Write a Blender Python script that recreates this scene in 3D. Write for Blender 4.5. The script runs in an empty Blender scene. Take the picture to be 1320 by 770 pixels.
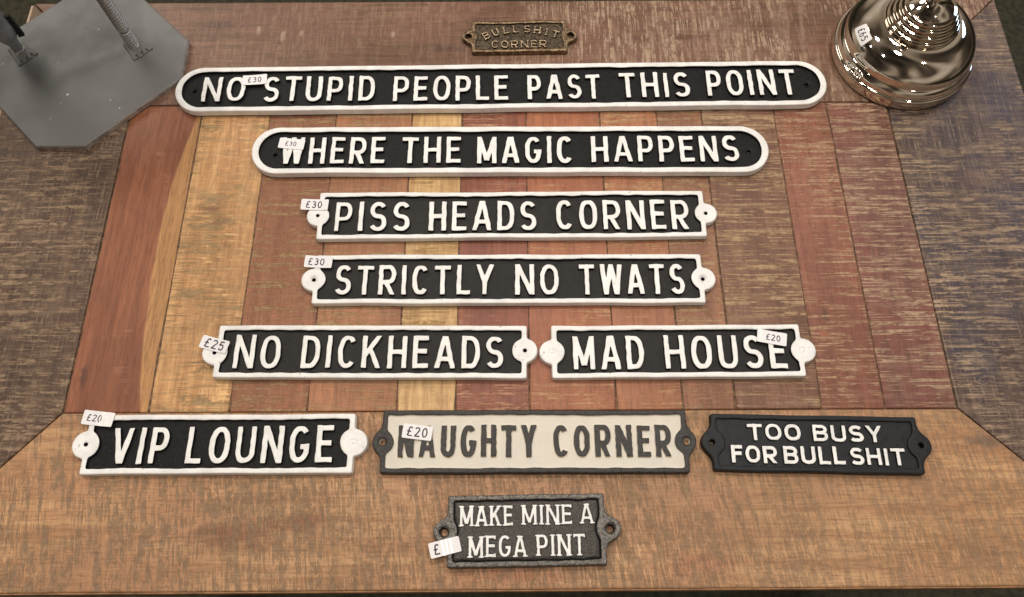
import bpy, bmesh, math, random
import numpy as np
from mathutils import Matrix, Vector

scene = bpy.context.scene
COL = scene.collection
R = math.radians

# ------------------------------------------------------------------ camera
cam_data = bpy.data.cameras.new('camera')
cam = bpy.data.objects.new('camera', cam_data)
COL.objects.link(cam)
cam_data.sensor_fit = 'HORIZONTAL'
cam_data.sensor_width = 36.0
cam_data.lens = 27.05
cam_data.clip_start = 0.01
cam_data.clip_end = 60.0
pitch, roll = R(67.3), R(0.3)                 # looking down at the table top
fwd = Vector((0, math.cos(pitch), -math.sin(pitch)))
rt = Vector((1, 0, 0)); up = rt.cross(fwd)
r2 = rt * math.cos(roll) - up * math.sin(roll)
u2 = up * math.cos(roll) + rt * math.sin(roll)
cam.matrix_world = Matrix(((r2.x, u2.x, -fwd.x, 0.0), (r2.y, u2.y, -fwd.y, 0.0),
                           (r2.z, u2.z, -fwd.z, 0.57), (0, 0, 0, 1)))
scene.camera = cam

# ------------------------------------------------------------------ colour management
scene.view_settings.view_transform = 'Standard'
scene.view_settings.look = 'None'
scene.view_settings.exposure = 0.0
scene.view_settings.gamma = 1.0

# ------------------------------------------------------------------ world: dim warm shop interior, uneven
world = bpy.data.worlds.new('World'); scene.world = world
world.use_nodes = True
wn = world.node_tree; wn.nodes.clear()
w_out = wn.nodes.new('ShaderNodeOutputWorld')
w_bg = wn.nodes.new('ShaderNodeBackground')
w_tc = wn.nodes.new('ShaderNodeTexCoord')
w_no = wn.nodes.new('ShaderNodeTexNoise')
w_no.inputs['Scale'].default_value = 1.05
w_no.inputs['Detail'].default_value = 1.6
w_no.inputs['Distortion'].default_value = 0.6
w_rp = wn.nodes.new('ShaderNodeValToRGB')
e = w_rp.color_ramp.elements
e[0].position = 0.36; e[0].color = (0.035, 0.028, 0.022, 1)
e[1].position = 0.74; e[1].color = (1.15, 1.0, 0.84, 1)
m = e.new(0.48); m.color = (0.13, 0.10, 0.075, 1)
m = e.new(0.57); m.color = (0.52, 0.42, 0.32, 1)
wn.links.new(w_tc.outputs['Generated'], w_no.inputs['Vector'])
wn.links.new(w_no.outputs['Fac'], w_rp.inputs['Fac'])
wn.links.new(w_rp.outputs['Color'], w_bg.inputs['Color'])
w_bg.inputs['Strength'].default_value = 0.56
wn.links.new(w_bg.outputs['Background'], w_out.inputs['Surface'])

# ------------------------------------------------------------------ lamps: ceiling downlights, a shop window and an added sheen lamp
def disk_light(loc, power, radius, col=(1.0, 0.93, 0.85), target=(0, 0.28, 0)):
    ld = bpy.data.lights.new('disk_area_light', 'AREA')
    ld.shape = 'DISK'; ld.size = radius * 2; ld.energy = power; ld.color = col
    o = bpy.data.objects.new('disk_area_light', ld); COL.objects.link(o)
    o.location = loc
    o.rotation_euler = (Vector(target) - Vector(loc)).to_track_quat('-Z', 'Y').to_euler()
    return o
disk_light((-0.55, 0.95, 1.75), 8.6, 0.11)
disk_light((0.50, 1.05, 1.75), 9.2, 0.11)
disk_light((0.15, 0.30, 2.00), 9.8, 0.14)
disk_light((-0.9, -0.15, 1.8), 4.5, 0.06)
disk_light((1.0, -0.2, 1.7), 4.5, 0.06)
disk_light((-1.9, 0.6, 1.9), 3.0, 0.06)
disk_light((-1.15, 1.55, 1.25), 9.0, 0.42, col=(1.0, 0.95, 0.89))        # added broad lamp without a known source, for sheen on the left-centre planks
disk_light((1.9, 1.5, 0.95), 6.0, 0.22, col=(0.50, 0.72, 1.0))      # daylight from a window

# ================================================================== helpers
def link_mesh(name, me, parent=None, mats=()):
    o = bpy.data.objects.new(name, me)
    COL.objects.link(o)
    for mm in mats: me.materials.append(mm)
    if parent is not None: o.parent = parent
    return o

def thing(name, label, cat, loc=(0, 0, 0), rz=0.0, group=None):
    o = bpy.data.objects.new(name, None); COL.objects.link(o)
    o.empty_display_size = 0.02
    o.location = loc; o.rotation_euler = (0, 0, rz)
    o['label'] = label; o['category'] = cat
    if group: o['group'] = group
    return o

def raw_mesh(name, verts, faces, slots=None, smooth=True):
    me = bpy.data.meshes.new(name)
    me.from_pydata([tuple(v) for v in verts], [], [tuple(int(i) for i in f) for f in faces])
    if slots is not None:
        me.polygons.foreach_set('material_index', np.array(slots, dtype=np.int32))
    me.polygons.foreach_set('use_smooth', np.full(len(me.polygons), smooth, dtype=bool))
    me.update()
    return me

def bm_mesh(name, bm, smooth=False):
    me = bpy.data.meshes.new(name)
    bmesh.ops.recalc_face_normals(bm, faces=bm.faces)
    bm.to_mesh(me); bm.free()
    me.polygons.foreach_set('use_smooth', np.full(len(me.polygons), smooth, dtype=bool))
    return me

# ---------------------------------------------------------------- relief: a cast surface from a signed distance field
def waves(seed, wl, amp):
    """smooth hand-made unevenness, lengths in mm"""
    rg = random.Random(seed)
    terms = []
    for _ in range(7):
        a = rg.uniform(0, 2 * math.pi); k = 2 * math.pi / (wl * rg.uniform(0.6, 1.7))
        terms.append((k * math.cos(a), k * math.sin(a), rg.uniform(0, 6.28), amp * rg.uniform(0.2, 0.55)))
    def f(x, y):
        s = 0
        for kx, ky, p, am in terms: s = s + am * np.sin(kx * x + ky * y + p)
        return s
    return f

def relief(sdf, bbox, res, ztop, zbase, draft=0.4, wall_slot=None):
    """top sheet over sdf<0 (height ztop(d,x,y)) with a wall down to zbase all round. All in mm."""
    x0, y0, x1, y1 = bbox
    nx = int(math.ceil((x1 - x0) / res)) + 1; ny = int(math.ceil((y1 - y0) / res)) + 1
    xs = x0 + np.arange(nx) * res; ys = y0 + np.arange(ny) * res
    X, Y = np.meshgrid(xs, ys)
    D = sdf(X, Y)
    D = np.where(np.abs(D) < res * 0.04, -res * 0.04, D)
    gy, gx = np.gradient(D, res)
    inside = D < 0
    Z = ztop(D, X, Y)
    idx = -np.ones(D.shape, dtype=np.int64)
    jj, ii = np.nonzero(inside)
    idx[jj, ii] = np.arange(len(jj))
    verts = [(X[j, i], Y[j, i], Z[j, i]) for j, i in zip(jj, ii)]
    faces, slots = [], []
    c = inside.astype(np.int8)
    cnt = c[:-1, :-1] + c[:-1, 1:] + c[1:, 1:] + c[1:, :-1]
    fj, fi = np.nonzero(cnt == 4)
    for j, i in zip(fj, fi):
        faces.append((idx[j, i], idx[j, i + 1], idx[j + 1, i + 1], idx[j + 1, i])); slots.append(0)
    cross = {}; base = {}; rim = {}
    def crossing(a, b):
        key = (a, b) if a < b else (b, a)
        if key in cross: return cross[key]
        (ja, ia), (jb, ib) = key
        da, db = D[ja, ia], D[jb, ib]
        t = da / (da - db); t = min(0.94, max(0.06, t))
        x = X[ja, ia] + t * (X[jb, ib] - X[ja, ia]); y = Y[ja, ia] + t * (Y[jb, ib] - Y[ja, ia])
        nxx = gx[ja, ia] * (1 - t) + gx[jb, ib] * t; nyy = gy[ja, ia] * (1 - t) + gy[jb, ib] * t
        ln = math.hypot(nxx, nyy) or 1.0
        z = float(ztop(np.array(0.0), np.array(x), np.array(y)))
        verts.append((x, y, z)); k = len(verts) - 1
        cross[key] = k
        verts.append((x + nxx / ln * draft, y + nyy / ln * draft, zbase))
        base[k] = len(verts) - 1
        verts.append((x, y, z)); rim[k] = len(verts) - 1      # the wall keeps its own rim so the arris stays crisp
        return k
    mj, mi = np.nonzero((cnt > 0) & (cnt < 4))
    for j, i in zip(mj.tolist(), mi.tolist()):
        cor = [(j, i), (j, i + 1), (j + 1, i + 1), (j + 1, i)]
        poly = []
        for q in range(4):
            a, b = cor[q], cor[(q + 1) % 4]
            if inside[a]: poly.append((int(idx[a]), 0))
            if inside[a] != inside[b]: poly.append((crossing(a, b), 1 if inside[a] else 2))
        faces.append([p[0] for p in poly]); slots.append(0)
        n = len(poly)
        for q in range(n):
            if poly[q][1] == 1 and poly[(q + 1) % n][1] == 2:
                a, b = poly[q][0], poly[(q + 1) % n][0]
                faces.append((rim[b], rim[a], base[a], base[b]))
                slots.append(wall_slot(verts[a][0], verts[a][1]) if wall_slot else 0)
    return verts, faces, slots

class Acc:
    """collects several reliefs into one mesh, mm -> m"""
    def __init__(s): s.v, s.f, s.s = [], [], []
    def add(s, vfs, fn=None):
        v, f, sl = vfs; o = len(s.v)
        s.v += [fn(*p) if fn else p for p in v]
        s.f += [[int(i) + o for i in q] for q in f]; s.s += sl
    def obj(s, name, mats, parent=None):
        return link_mesh(name, raw_mesh(name, np.array(s.v) * 0.001, s.f, s.s), parent, mats)

def bevelled(h, r, wob=None):
    def z(d, x, y):
        t = np.clip(-d / r, 0, 1)
        zz = h - r * 0.7 * (1 - np.sqrt(np.clip(1 - (1 - t) ** 2, 0, 1)))
        return zz + (wob(x, y) if wob else 0)
    return z

def sd_box(x, y, hx, hy, r=0.0):
    qx = np.abs(x) - hx + r; qy = np.abs(y) - hy + r
    return np.hypot(np.maximum(qx, 0), np.maximum(qy, 0)) + np.minimum(np.maximum(qx, qy), 0) - r
def sd_circ(x, y, cx, cy, r): return np.hypot(x - cx, y - cy) - r
def smin(a, b, k):
    h = np.clip(0.5 + 0.5 * (b - a) / k, 0, 1)
    return b * (1 - h) + a * h - k * h * (1 - h)
def smax(a, b, k): return -smin(-a, -b, k)

# ---------------------------------------------------------------- hand-cut lettering, strokes in cap-height units
WID = dict(A=.66, B=.58, C=.58, D=.58, E=.50, F=.48, G=.61, H=.60, I=.18, K=.62, L=.47, M=.72, N=.63, O=.62, P=.55,
           R=.60, S=.56, T=.58, U=.58, V=.64, W=.86, Y=.62)
WID.update({'0': .56, '2': .54, '3': .54, '5': .54, '6': .56, '\u00a3': .56})

def sup(cx, cy, rx, ry, a0, a1, n=16, e=0.86):
    pts = []
    for k in range(n + 1):
        a = R(a0 + (a1 - a0) * k / n); c, s = math.cos(a), math.sin(a)
        pts.append((cx + rx * math.copysign(abs(c) ** e, c), cy + ry * math.copysign(abs(s) ** e, s)))
    return pts

def glyph(ch, w, h, serif=False):
    """list of (points, halfwidth)"""
    a, b, lo, hi, m = h, w - h, h, 1 - h, w / 2
    def diag(x0, x1, x_from=0.0, y0=0.0, y1=1.0, e0=.2, e1=.2):
        dx = (x1 - x0) / (y1 - y0)
        return [(x0 - dx * e0, y0 - e0), (x1 + dx * e1, y1 + e1)]
    stem = lambda x: [(x, -.1), (x, 1.1)]
    P = []
    if ch == 'A':
        P = [diag(a, m - .25 * h, e1=.1), diag(b, m + .25 * h, e1=.1), [(a + .25 * (m - a), .29), (b - .25 * (b - m), .29)]]
    elif ch == 'B':
        ym = .52; r1 = (hi - ym) / 2; r0 = (ym - lo) / 2; c1 = w * .5; c0 = w * .5
        P = [stem(a), [(a, hi), (c1, hi)] + sup(c1, ym + r1, b - c1 - .03, r1, 90, -90) + [(a, ym)],
             [(c0, ym)] + sup(c0, lo + r0, b - c0, r0, 90, -90) + [(a, lo)]]
    elif ch == 'C':
        P = [sup(m, .5, m - h, .5 - h, 42, 318, 26)]
    elif ch == 'D':
        c = w * .42
        P = [stem(a), [(a, hi), (c, hi)] + sup(c, .5, b - c, .5 - h, 90, -90, 20) + [(a, lo)]]
    elif ch in 'EF':
        P = [stem(a), [(a, hi), (w, hi)], [(a, .52), (w * .90, .52)]]
        if ch == 'E': P.append([(a, lo), (w, lo)])
    elif ch == 'G':
        P = [sup(m, .5, m - h, .5 - h, 45, 330, 26) + [(b, .44)], [(w * .55, .44), (w, .44)]]
    elif ch == 'H':
        P = [stem(a), stem(b), [(a, .5), (b, .5)]]
    elif ch == 'I':
        P = [stem(m)]
    elif ch == 'K':
        P = [stem(a), diag(a, b * .98, y0=.36, e0=0), [(a + .38 * (b - a), .60), (b + .02, -.1)]]
    elif ch == 'L':
        P = [stem(a), [(a, lo), (w, lo)]]
    elif ch == 'M':
        P = [stem(a), stem(b), [(a - .03, 1.08), (m, .12)], [(b + .03, 1.08), (m, .12)]]
    elif ch == 'N':
        P = [stem(a), stem(b), diag(b, a, e0=.03, e1=.03)]
    elif ch == 'O':
        P = [sup(m, .5, m - h, .5 - h, 0, 360, 36)]
    elif ch in 'PR':
        ym = .42; r1 = (hi - ym) / 2; c = w * .5
        P = [stem(a), [(a, hi), (c, hi)] + sup(c, ym + r1, b - c, r1, 90, -90) + [(a, ym)]]
        if ch == 'R': P.append([(w * .42, ym + .02), (b + .015, -.1)])
    elif ch == 'S':
        rt_ = (1 - 2 * h) / 4; rx = m - h
        P = [sup(m, hi - rt_, rx * .94, rt_, 28, 180, 12, .95) + sup(m, hi - rt_, rx * .94, rt_, 195, 250, 4, .95)
             + sup(m, lo + rt_, rx, rt_, 70, 0, 5, .95) + sup(m, lo + rt_, rx, rt_, -15, -152, 12, .95)]
    elif ch == 'T':
        P = [stem(m), [(0, hi), (w, hi)]]
    elif ch == 'U':
        P = [[(a, 1.1), (a, .34)] + sup(m, .34, m - h, .34 - h, 180, 360, 14) + [(b, 1.1)]]
    elif ch == 'V':
        P = [diag(m - .1 * h, a, e0=.1), diag(m + .1 * h, b, e0=.1)]
    elif ch == 'W':
        q = w * .27
        P = [diag(q, a, e0=.1), diag(q, m, e0=.1, e1=.05), diag(w - q, m, e0=.1, e1=.05), diag(w - q, b, e0=.1)]
    elif ch == 'Y':
        P = [[(m, -.1), (m, .45)], diag(m, a, y0=.42, e0=.02), diag(m, b, y0=.42, e0=.02)]
    elif ch == '0':
        P = [sup(m, .5, m - h, .5 - h, 0, 360, 30, 1.0)]
    elif ch == '2':
        r = .5 * (w - 2 * h)
        P = [sup(m, hi - r, r, r, 165, -35, 12, 1.0) + [(a, lo)], [(0, lo), (w, lo)]]
    elif ch == '3':
        r1, r0 = .21, .5 - h - .21
        P = [sup(m, hi - r1, m - h - .02, r1, 155, -90, 12, 1.0) + sup(m, lo + .25, m - h, .25, 90, -155, 12, 1.0)]
    elif ch == '5':
        P = [[(w * .88, hi), (a + .06, hi), (a, .56)] + sup(m, lo + .28, m - h, .28, 130, -155, 14, 1.0)]
    elif ch == '6':
        P = [sup(m, lo + .28, m - h, .28, 0, 360, 22, 1.0), [(a, lo + .3)] + sup(m + .06, .52, m - h + .06, .5 - h, 170, 75, 10, 1.0)]
    elif ch == '\u00a3':
        P = [sup(m + .06, hi - .2, m - h - .06, .2, 20, 180, 10, 1.0) + [(m - .12, .35), (a + .02, lo + .05), (a + .1, lo), (w, lo)],
             [(0, .5), (w * .72, .5)]]
    out = [(p, h) for p in P]
    if serif:
        s, t = h * 1.95, h * .6
        for p in P:
            for q, q2 in ((p[0], p[1]), (p[-1], p[-2])):
                dy, dx = q[1] - q2[1], q[0] - q2[0]
                if q[1] < 0.02 and abs(dy) > abs(dx): 
                    f = (q[1] - t) / dy if dy else 0
                    x = q[0] - dx * f
                    out.append(([(x - s, t), (x + s, t)], t))
                elif q[1] > 0.98 and abs(dy) > abs(dx):
                    f = (q[1] - 1 + t) / dy if dy else 0
                    x = q[0] - dx * f
                    out.append(([(x - s, 1 - t), (x + s, 1 - t)], t))
                elif abs(dx) > abs(dy) and q[0] >= w - .001 and ch in 'EFLT':
                    yy = .09 if q[1] > .6 else (-.09 if q[1] < .4 else 0)
                    out.append(([(w - t, q[1] + t), (w - t, q[1] - 1.2 * yy)] if yy else [(w - t, q[1] - .05), (w - t, q[1] + .05)], t))
                elif abs(dx) > abs(dy) and q[0] <= .001 and ch == 'T':
                    out.append(([(t, q[1] + t), (t, q[1] - .11)], t))
    return out

def sd_strokes(paths, x, y, rnd):
    d = np.full(np.shape(x), 1e9)
    for pts, hw in paths:
        w = hw - rnd; n = len(pts)
        closed = n > 3 and math.hypot(pts[0][0] - pts[-1][0], pts[0][1] - pts[-1][1]) < 1e-6
        dp = np.full(np.shape(x), 1e9)
        for k in range(n - 1):
            (ax, ay), (bx, by) = pts[k], pts[k + 1]
            L = math.hypot(bx - ax, by - ay)
            if L < 1e-9: continue
            ux, uy = (bx - ax) / L, (by - ay) / L
            t = (x - ax) * ux + (y - ay) * uy; s = np.abs(-(x - ax) * uy + (y - ay) * ux)
            ea = np.where(t < 0, -t, np.where(t > L, t - L, 0.0))
            dp = np.minimum(dp, np.hypot(s, ea) - w)
        if not closed:                                # square-cut stroke ends
            for (ex, ey), (fx, fy) in ((pts[0], pts[1]), (pts[-1], pts[-2])):
                L = math.hypot(ex - fx, ey - fy) or 1.0
                tt = ((x - ex) * (ex - fx) + (y - ey) * (ey - fy)) / L
                near = np.hypot(x - ex, y - ey) < 2.2 * hw
                dp = np.where(near & (tt > -w), np.maximum(dp, tt + rnd), dp)
        d = np.minimum(d, dp)
    return d - rnd

def letter_relief(acc, ch, wd, cap, hw, z0, z1, place, seed, serif=False, res=0.45, wob=0.12, rnd=.014, bev=.45, flat=False, draft=.35, hand=True):
    """one raised letter; wd, hw in cap heights, cap in mm; place maps letter mm -> sign mm"""
    paths = glyph(ch, wd, hw, serif)
    wx, wy = waves(seed, 9.0 * cap / 26, wob), waves(seed + 77, 9.0 * cap / 26, wob)
    def sdf(X, Y):
        xx = X + wx(X, Y); yy = Y + wy(X, Y)
        u, v = xx / cap, yy / cap
        d = sd_strokes(paths, u, v, rnd) * cap
        box = np.maximum(-v, v - 1) * cap
        return smax(d, box, 0.5 if not flat else .05)
    pad = 1.5 if not flat else .3
    zt = (lambda d, x, y: z1 + 0 * d) if flat else bevelled(z1, bev, waves(seed + 5, 14, .06))
    acc.add(relief(sdf, (-pad - .12 * cap, -pad, wd * cap + pad + .12 * cap, cap + pad), res, zt, z0, draft, lambda x, y: 1), place)

def put_word(acc, text, x0, x1, y0, y1, hw, z0, z1, seed, serif=False, gap=.2, jit=1.0, **kw):
    cap = y1 - y0
    rg = random.Random(seed)
    nat = sum(WID[c] for c in text) + gap * (len(text) - 1)
    k = (x1 - x0) / cap / nat
    x = x0
    for n, c in enumerate(text):
        wd = WID[c] * k
        if c == 'I': wd = max(wd, 2 * hw)
        ra = R(rg.uniform(-.9, .9) * jit); dy = rg.uniform(-.25, .25) * jit; sc = 1 + rg.uniform(-.015, .02) * jit
        ca, sa = math.cos(ra), math.sin(ra)
        def place(px, py, pz, x=x, ca=ca, sa=sa, dy=dy, sc=sc):
            return (x + sc * (px * ca - py * sa), y0 + dy + sc * (px * sa + py * ca), pz)
        letter_relief(acc, c, wd, cap, hw * .91 * (1 + rg.uniform(-.05, .05) * jit), z0, z1, place, seed * 31 + n, serif, **kw)
        x += (WID[c] * k + gap * k) * cap

# ---------------------------------------------------------------- shader helper
class NT:
    def __init__(s, name):
        s.m = bpy.data.materials.new(name); s.m.use_nodes = True
        s.t = s.m.node_tree; s.t.nodes.clear()
        s.out = s.t.nodes.new('ShaderNodeOutputMaterial')
        s.b = s.t.nodes.new('ShaderNodeBsdfPrincipled')
        s.t.links.new(s.b.outputs[0], s.out.inputs['Surface'])
        s.tc = s.t.nodes.new('ShaderNodeTexCoord').outputs['Object']
    def set(s, sock, v):
        if hasattr(v, 'is_linked'): s.t.links.new(v, sock)
        elif isinstance(v, (tuple, list)) and len(v) == 3 and sock.type == 'RGBA': sock.default_value = (*v, 1)
        else: sock.default_value = v
    def p(s, name, v): s.set(s.b.inputs[name], v)
    def map(s, v, loc=(0, 0, 0), rot=(0, 0, 0), sc=(1, 1, 1)):
        n = s.t.nodes.new('ShaderNodeMapping')
        n.inputs['Location'].default_value = loc; n.inputs['Rotation'].default_value = rot; n.inputs['Scale'].default_value = sc
        s.t.links.new(v, n.inputs['Vector']); return n.outputs[0]
    def noise(s, v, scale=1.0, detail=2.0, rough=.5, dist=0.0):
        n = s.t.nodes.new('ShaderNodeTexNoise')
        n.inputs['Scale'].default_value = scale; n.inputs['Detail'].default_value = detail
        n.inputs['Roughness'].default_value = rough; n.inputs['Distortion'].default_value = dist
        s.t.links.new(v, n.inputs['Vector']); return n.outputs['Fac']
    def ramp(s, f, a, b, lo=0.0, hi=1.0):
        n = s.t.nodes.new('ShaderNodeMapRange'); n.interpolation_type = 'SMOOTHSTEP'
        n.inputs['From Min'].default_value = a; n.inputs['From Max'].default_value = b
        n.inputs['To Min'].default_value = lo; n.inputs['To Max'].default_value = hi
        s.t.links.new(f, n.inputs['Value']); return n.outputs[0]
    def math(s, op, a, b=0.0, c=0.0):
        n = s.t.nodes.new('ShaderNodeMath'); n.operation = op
        s.set(n.inputs[0], a); s.set(n.inputs[1], b); s.set(n.inputs[2], c); return n.outputs[0]
    def mix(s, f, a, b, mode='MIX'):
        n = s.t.nodes.new('ShaderNodeMix'); n.data_type = 'RGBA'; n.blend_type = mode
        s.set(n.inputs[0], f)
        for sock, v in ((n.inputs[6], a), (n.inputs[7], b)):
            if hasattr(v, 'is_linked'): s.t.links.new(v, sock)
            else: sock.default_value = (*v, 1)
        return n.outputs[2]
    def bump(s, h, strength, dist):
        n = s.t.nodes.new('ShaderNodeBump'); n.inputs['Strength'].default_value = strength; n.inputs['Distance'].default_value = dist
        s.t.links.new(h, n.inputs['Height']); s.t.links.new(n.outputs[0], s.b.inputs['Normal'])
    def xyz(s, v):
        n = s.t.nodes.new('ShaderNodeSeparateXYZ'); s.t.links.new(v, n.inputs[0]); return n.outputs
    def dist(s, v, p):
        n = s.t.nodes.new('ShaderNodeVectorMath'); n.operation = 'DISTANCE'
        s.t.links.new(v, n.inputs[0]); n.inputs[1].default_value = p; return n.outputs['Value']

def srgb(r, g, b):
    f = lambda c: (c / 255 / 12.92) if c / 255 <= 0.04045 else ((c / 255 + 0.055) / 1.055) ** 2.4
    return (f(r), f(g), f(b))

# ---------------------------------------------------------------- reclaimed wood
def wood(name, dark, light, scr, axis, amt, seed, tilt=0.0, cross=0.0, patch=None, knots=(), sap=None, thick=260.0, smear=1.0, wide=0.0, hl=.2, pore=.3, long=8.0, zones=(), figure=.5, wl=11.0):
    """grain runs along axis; saw marks in the colour scr run across it; patch = (colour, amount); knots = (x, y, rx, ry, colour)"""
    N = NT(name)
    rot = R(-90) if axis == 'y' else 0.0
    base = N.map(N.tc, rot=(0, 0, rot))
    rnd = random.Random(seed); off = (rnd.uniform(-9, 9), rnd.uniform(-9, 9), rnd.uniform(-9, 9))
    warp = N.noise(N.map(base, loc=off, sc=(9, 30, 1)), 1, 2)
    grain = N.noise(N.map(base, loc=off, sc=(7, 150, 1)), 1, 5, .62, figure)
    fine = N.noise(N.map(base, loc=off, sc=(70, 700, 1)), 1, 4, .65)
    col = N.mix(N.ramp(grain, .34, .66), dark, light)
    big = N.noise(N.map(base, loc=off, sc=(7, 14, 1)), 1, 3, .55)
    col = N.mix(N.ramp(big, .35, .65, .0, .55), col, tuple(c * .72 for c in dark))
    if sap:
        o = N.xyz(N.tc); w2 = N.noise(N.map(N.tc, sc=(30, 12, 1)), 1, 2)
        dy = N.math('SUBTRACT', o[1], sap['y0'])
        edge = N.math('ADD', sap['a'], N.math('ADD', N.math('MULTIPLY', dy, sap['b']), N.math('MULTIPLY', N.math('MULTIPLY', dy, dy), sap['c'])))
        f = N.math('SUBTRACT', N.math('ADD', o[0], N.math('MULTIPLY', N.math('SUBTRACT', w2, .5), .006)), edge)
        scol = N.mix(N.ramp(grain, .38, .62), sap['col'], tuple(min(1, c * 1.28) for c in sap['col']))
        col = N.mix(N.ramp(f, -.0012, .0012), col, scol)
    if patch:
        pn = N.noise(N.map(base, loc=(off[1], off[2], 0), sc=(8, 16, 1)), 1, 4, .6)
        col = N.mix(N.ramp(pn, .5 - .1 * patch[1], .66 - .1 * patch[1], 0, .85), col, patch[0])
    for kx, ky, rx, ry, kc in knots:
        wv = N.map(N.tc, loc=(-kx / rx, -ky / ry, 0), sc=(1 / rx, 1 / ry, .001))
        dd = N.math('ADD', N.dist(wv, (0, 0, 0)), N.math('MULTIPLY', N.math('SUBTRACT', N.noise(N.map(N.tc, sc=(90, 140, 1)), 1, 3), .5), 1.6))
        col = N.mix(N.ramp(dd, .2, 1.1, .8, 0), col, kc)
    col = N.mix(N.ramp(fine, .36, .54, .40, 0), col, tuple(c * .42 for c in dark))
    # saw marks: crisp broken streaks across the board
    tb = N.map(base, rot=(0, 0, R(tilt)))
    s1 = N.ramp(N.noise(N.map(tb, loc=off, sc=(thick, long, 1)), 1, 3, .6, .2), .505, .55)
    s2 = N.ramp(N.noise(N.map(tb, loc=(off[2], off[0], 0), sc=(thick * 1.9, long * 2.2, 1)), 1, 2, .6), .53, .58)
    brk = N.ramp(N.noise(N.map(tb, loc=(off[1], off[0], 0), sc=(thick * .55, long * 5, 1)), 1, 5, .75), .44, .52)
    den = N.ramp(N.noise(N.map(tb, loc=(off[0], off[2], 0), sc=(7, 9, 1)), 1, 4, .7), .61 - .26 * amt, .75 - .26 * amt)
    s = N.math('MULTIPLY', N.math('MAXIMUM', N.math('MULTIPLY', s1, brk), N.math('MULTIPLY', s2, N.math('MULTIPLY', brk, .85))), den)
    if wide:
        sw = N.ramp(N.noise(N.map(tb, loc=(off[2], off[1], 0), sc=(thick * .45, wl, 1)), 1, 3, .6, .3), .505, .57)
        s = N.math('MAXIMUM', s, N.math('MULTIPLY', N.math('MULTIPLY', sw, N.ramp(brk, 0, 1, .45, 1)), wide))
    if cross:
        c1 = N.ramp(N.noise(N.map(base, loc=(off[2], off[1], 0), sc=(32, 520, 1)), 1, 3, .65, .3), .54, .58)
        s = N.math('MAXIMUM', s, N.math('MULTIPLY', N.math('MULTIPLY', c1, N.ramp(brk, 0, 1, .25, 1)), cross))
    for ax, a_, b_, lo_, hi2 in zones:               # parts of the board worn smooth
        s = N.math('MULTIPLY', s, N.ramp(N.math('ADD', N.xyz(N.tc)[ax], N.math('MULTIPLY', N.math('SUBTRACT', den, .5), .03)), a_, b_, lo_, hi2))
    # rubbed highlights and dark pores between the marks
    hi_ = N.ramp(N.noise(N.map(tb, loc=(off[1], off[2], 1), sc=(thick * 1.3, 60, 1)), 1, 3, .65), .56, .62)
    den2 = N.ramp(N.noise(N.map(tb, loc=(off[2], off[2], 3), sc=(9, 12, 1)), 1, 3, .65), .42, .62)
    col = N.mix(N.math('MULTIPLY', N.math('MULTIPLY', hi_, hl), N.ramp(den2, 0, 1, .25, 1)), col, tuple(min(1, c * 1.45) for c in light))
    dk = N.ramp(N.noise(N.map(tb, loc=(off[0], off[1], 2), sc=(thick * 1.2, 45, 1)), 1, 3, .7), .58, .63)
    col = N.mix(N.math('MULTIPLY', N.math('MULTIPLY', dk, pore), N.ramp(den2, 0, 1, 1, .35)), col, tuple(c * .45 for c in dark))
    vary = N.noise(N.map(base, loc=off, sc=(300, 300, 1)), 1, 2)
    scol = N.mix(N.ramp(vary, .35, .65), tuple(c * .78 for c in scr), tuple(min(1, c * 1.12) for c in scr))
    col = N.mix(N.math('MULTIPLY', s, .92 * smear), col, scol)
    N.p('Base Color', col)
    N.p('Roughness', N.ramp(s, 0, 1, .42, .68))
    N.p('Specular IOR Level', .35)
    hgt = N.math('SUBTRACT', N.math('MULTIPLY', fine, .5), N.math('MULTIPLY', s, .9))
    hgt = N.math('ADD', hgt, N.math('MULTIPLY', grain, .6))
    N.bump(hgt, .45, .0007)
    return N.m

S_ = srgb
W_LEFT = wood('dark_brown_board', S_(76, 56, 44), S_(104, 80, 63), S_(148, 124, 100), 'y', 1.0, 11, cross=.7, thick=400, wide=.3, long=12)
W_TOP = wood('brown_board', S_(104, 74, 57), S_(140, 104, 82), S_(172, 145, 121), 'x', 1.0, 12, thick=330, wide=.4, long=12, figure=1.6,
             patch=(S_(124, 88, 72), .4), zones=((0, -.02, .10, .28, 1.0),), hl=.16,
             knots=((-.237, .514, .0028, .006, S_(176, 150, 130)), (-.2133, .507, .003, .0075, S_(180, 154, 134)), (-.1965, .5095, .0025, .005, S_(172, 146, 126)),
                    (-.1105, .508, .0025, .006, S_(176, 150, 130)), (-.060, .4905, .018, .005, S_(86, 62, 52)), (-.275, .52, .02, .006, S_(92, 66, 54))))
W_RIGHT = wood('slate_brown_board', S_(78, 62, 57), S_(108, 87, 77), S_(172, 146, 119), 'y', .86, 13, cross=.45, thick=420, wide=.25, long=9,
               patch=(S_(72, 64, 72), .45), knots=((.3998, .348, .016, .012, S_(106, 82, 72)), (.435, .135, .02, .012, S_(136, 106, 86))),
               zones=((0, .345, .395, 1.0, .75),))
W_FRONT = wood('tan_board', S_(170, 125, 87), S_(206, 162, 117), S_(130, 109, 87), 'x', 1.0, 14, tilt=-8, thick=430, wide=1.0, smear=.8, hl=.34, pore=.25, long=22, wl=27,
               patch=(S_(176, 130, 94), .6), knots=((-.1942, .057, .045, .014, S_(126, 82, 58)), (-.150, .066, .020, .012, S_(136, 92, 66)), (.352, .122, .020, .007, S_(112, 94, 80)), (.385, .095, .016, .010, S_(116, 98, 84)), (.13, .035, .05, .010, S_(164, 114, 82)), (.0, .03, .05, .008, S_(174, 116, 80))),
               zones=((0, .02, .30, 1.0, .75),))
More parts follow.
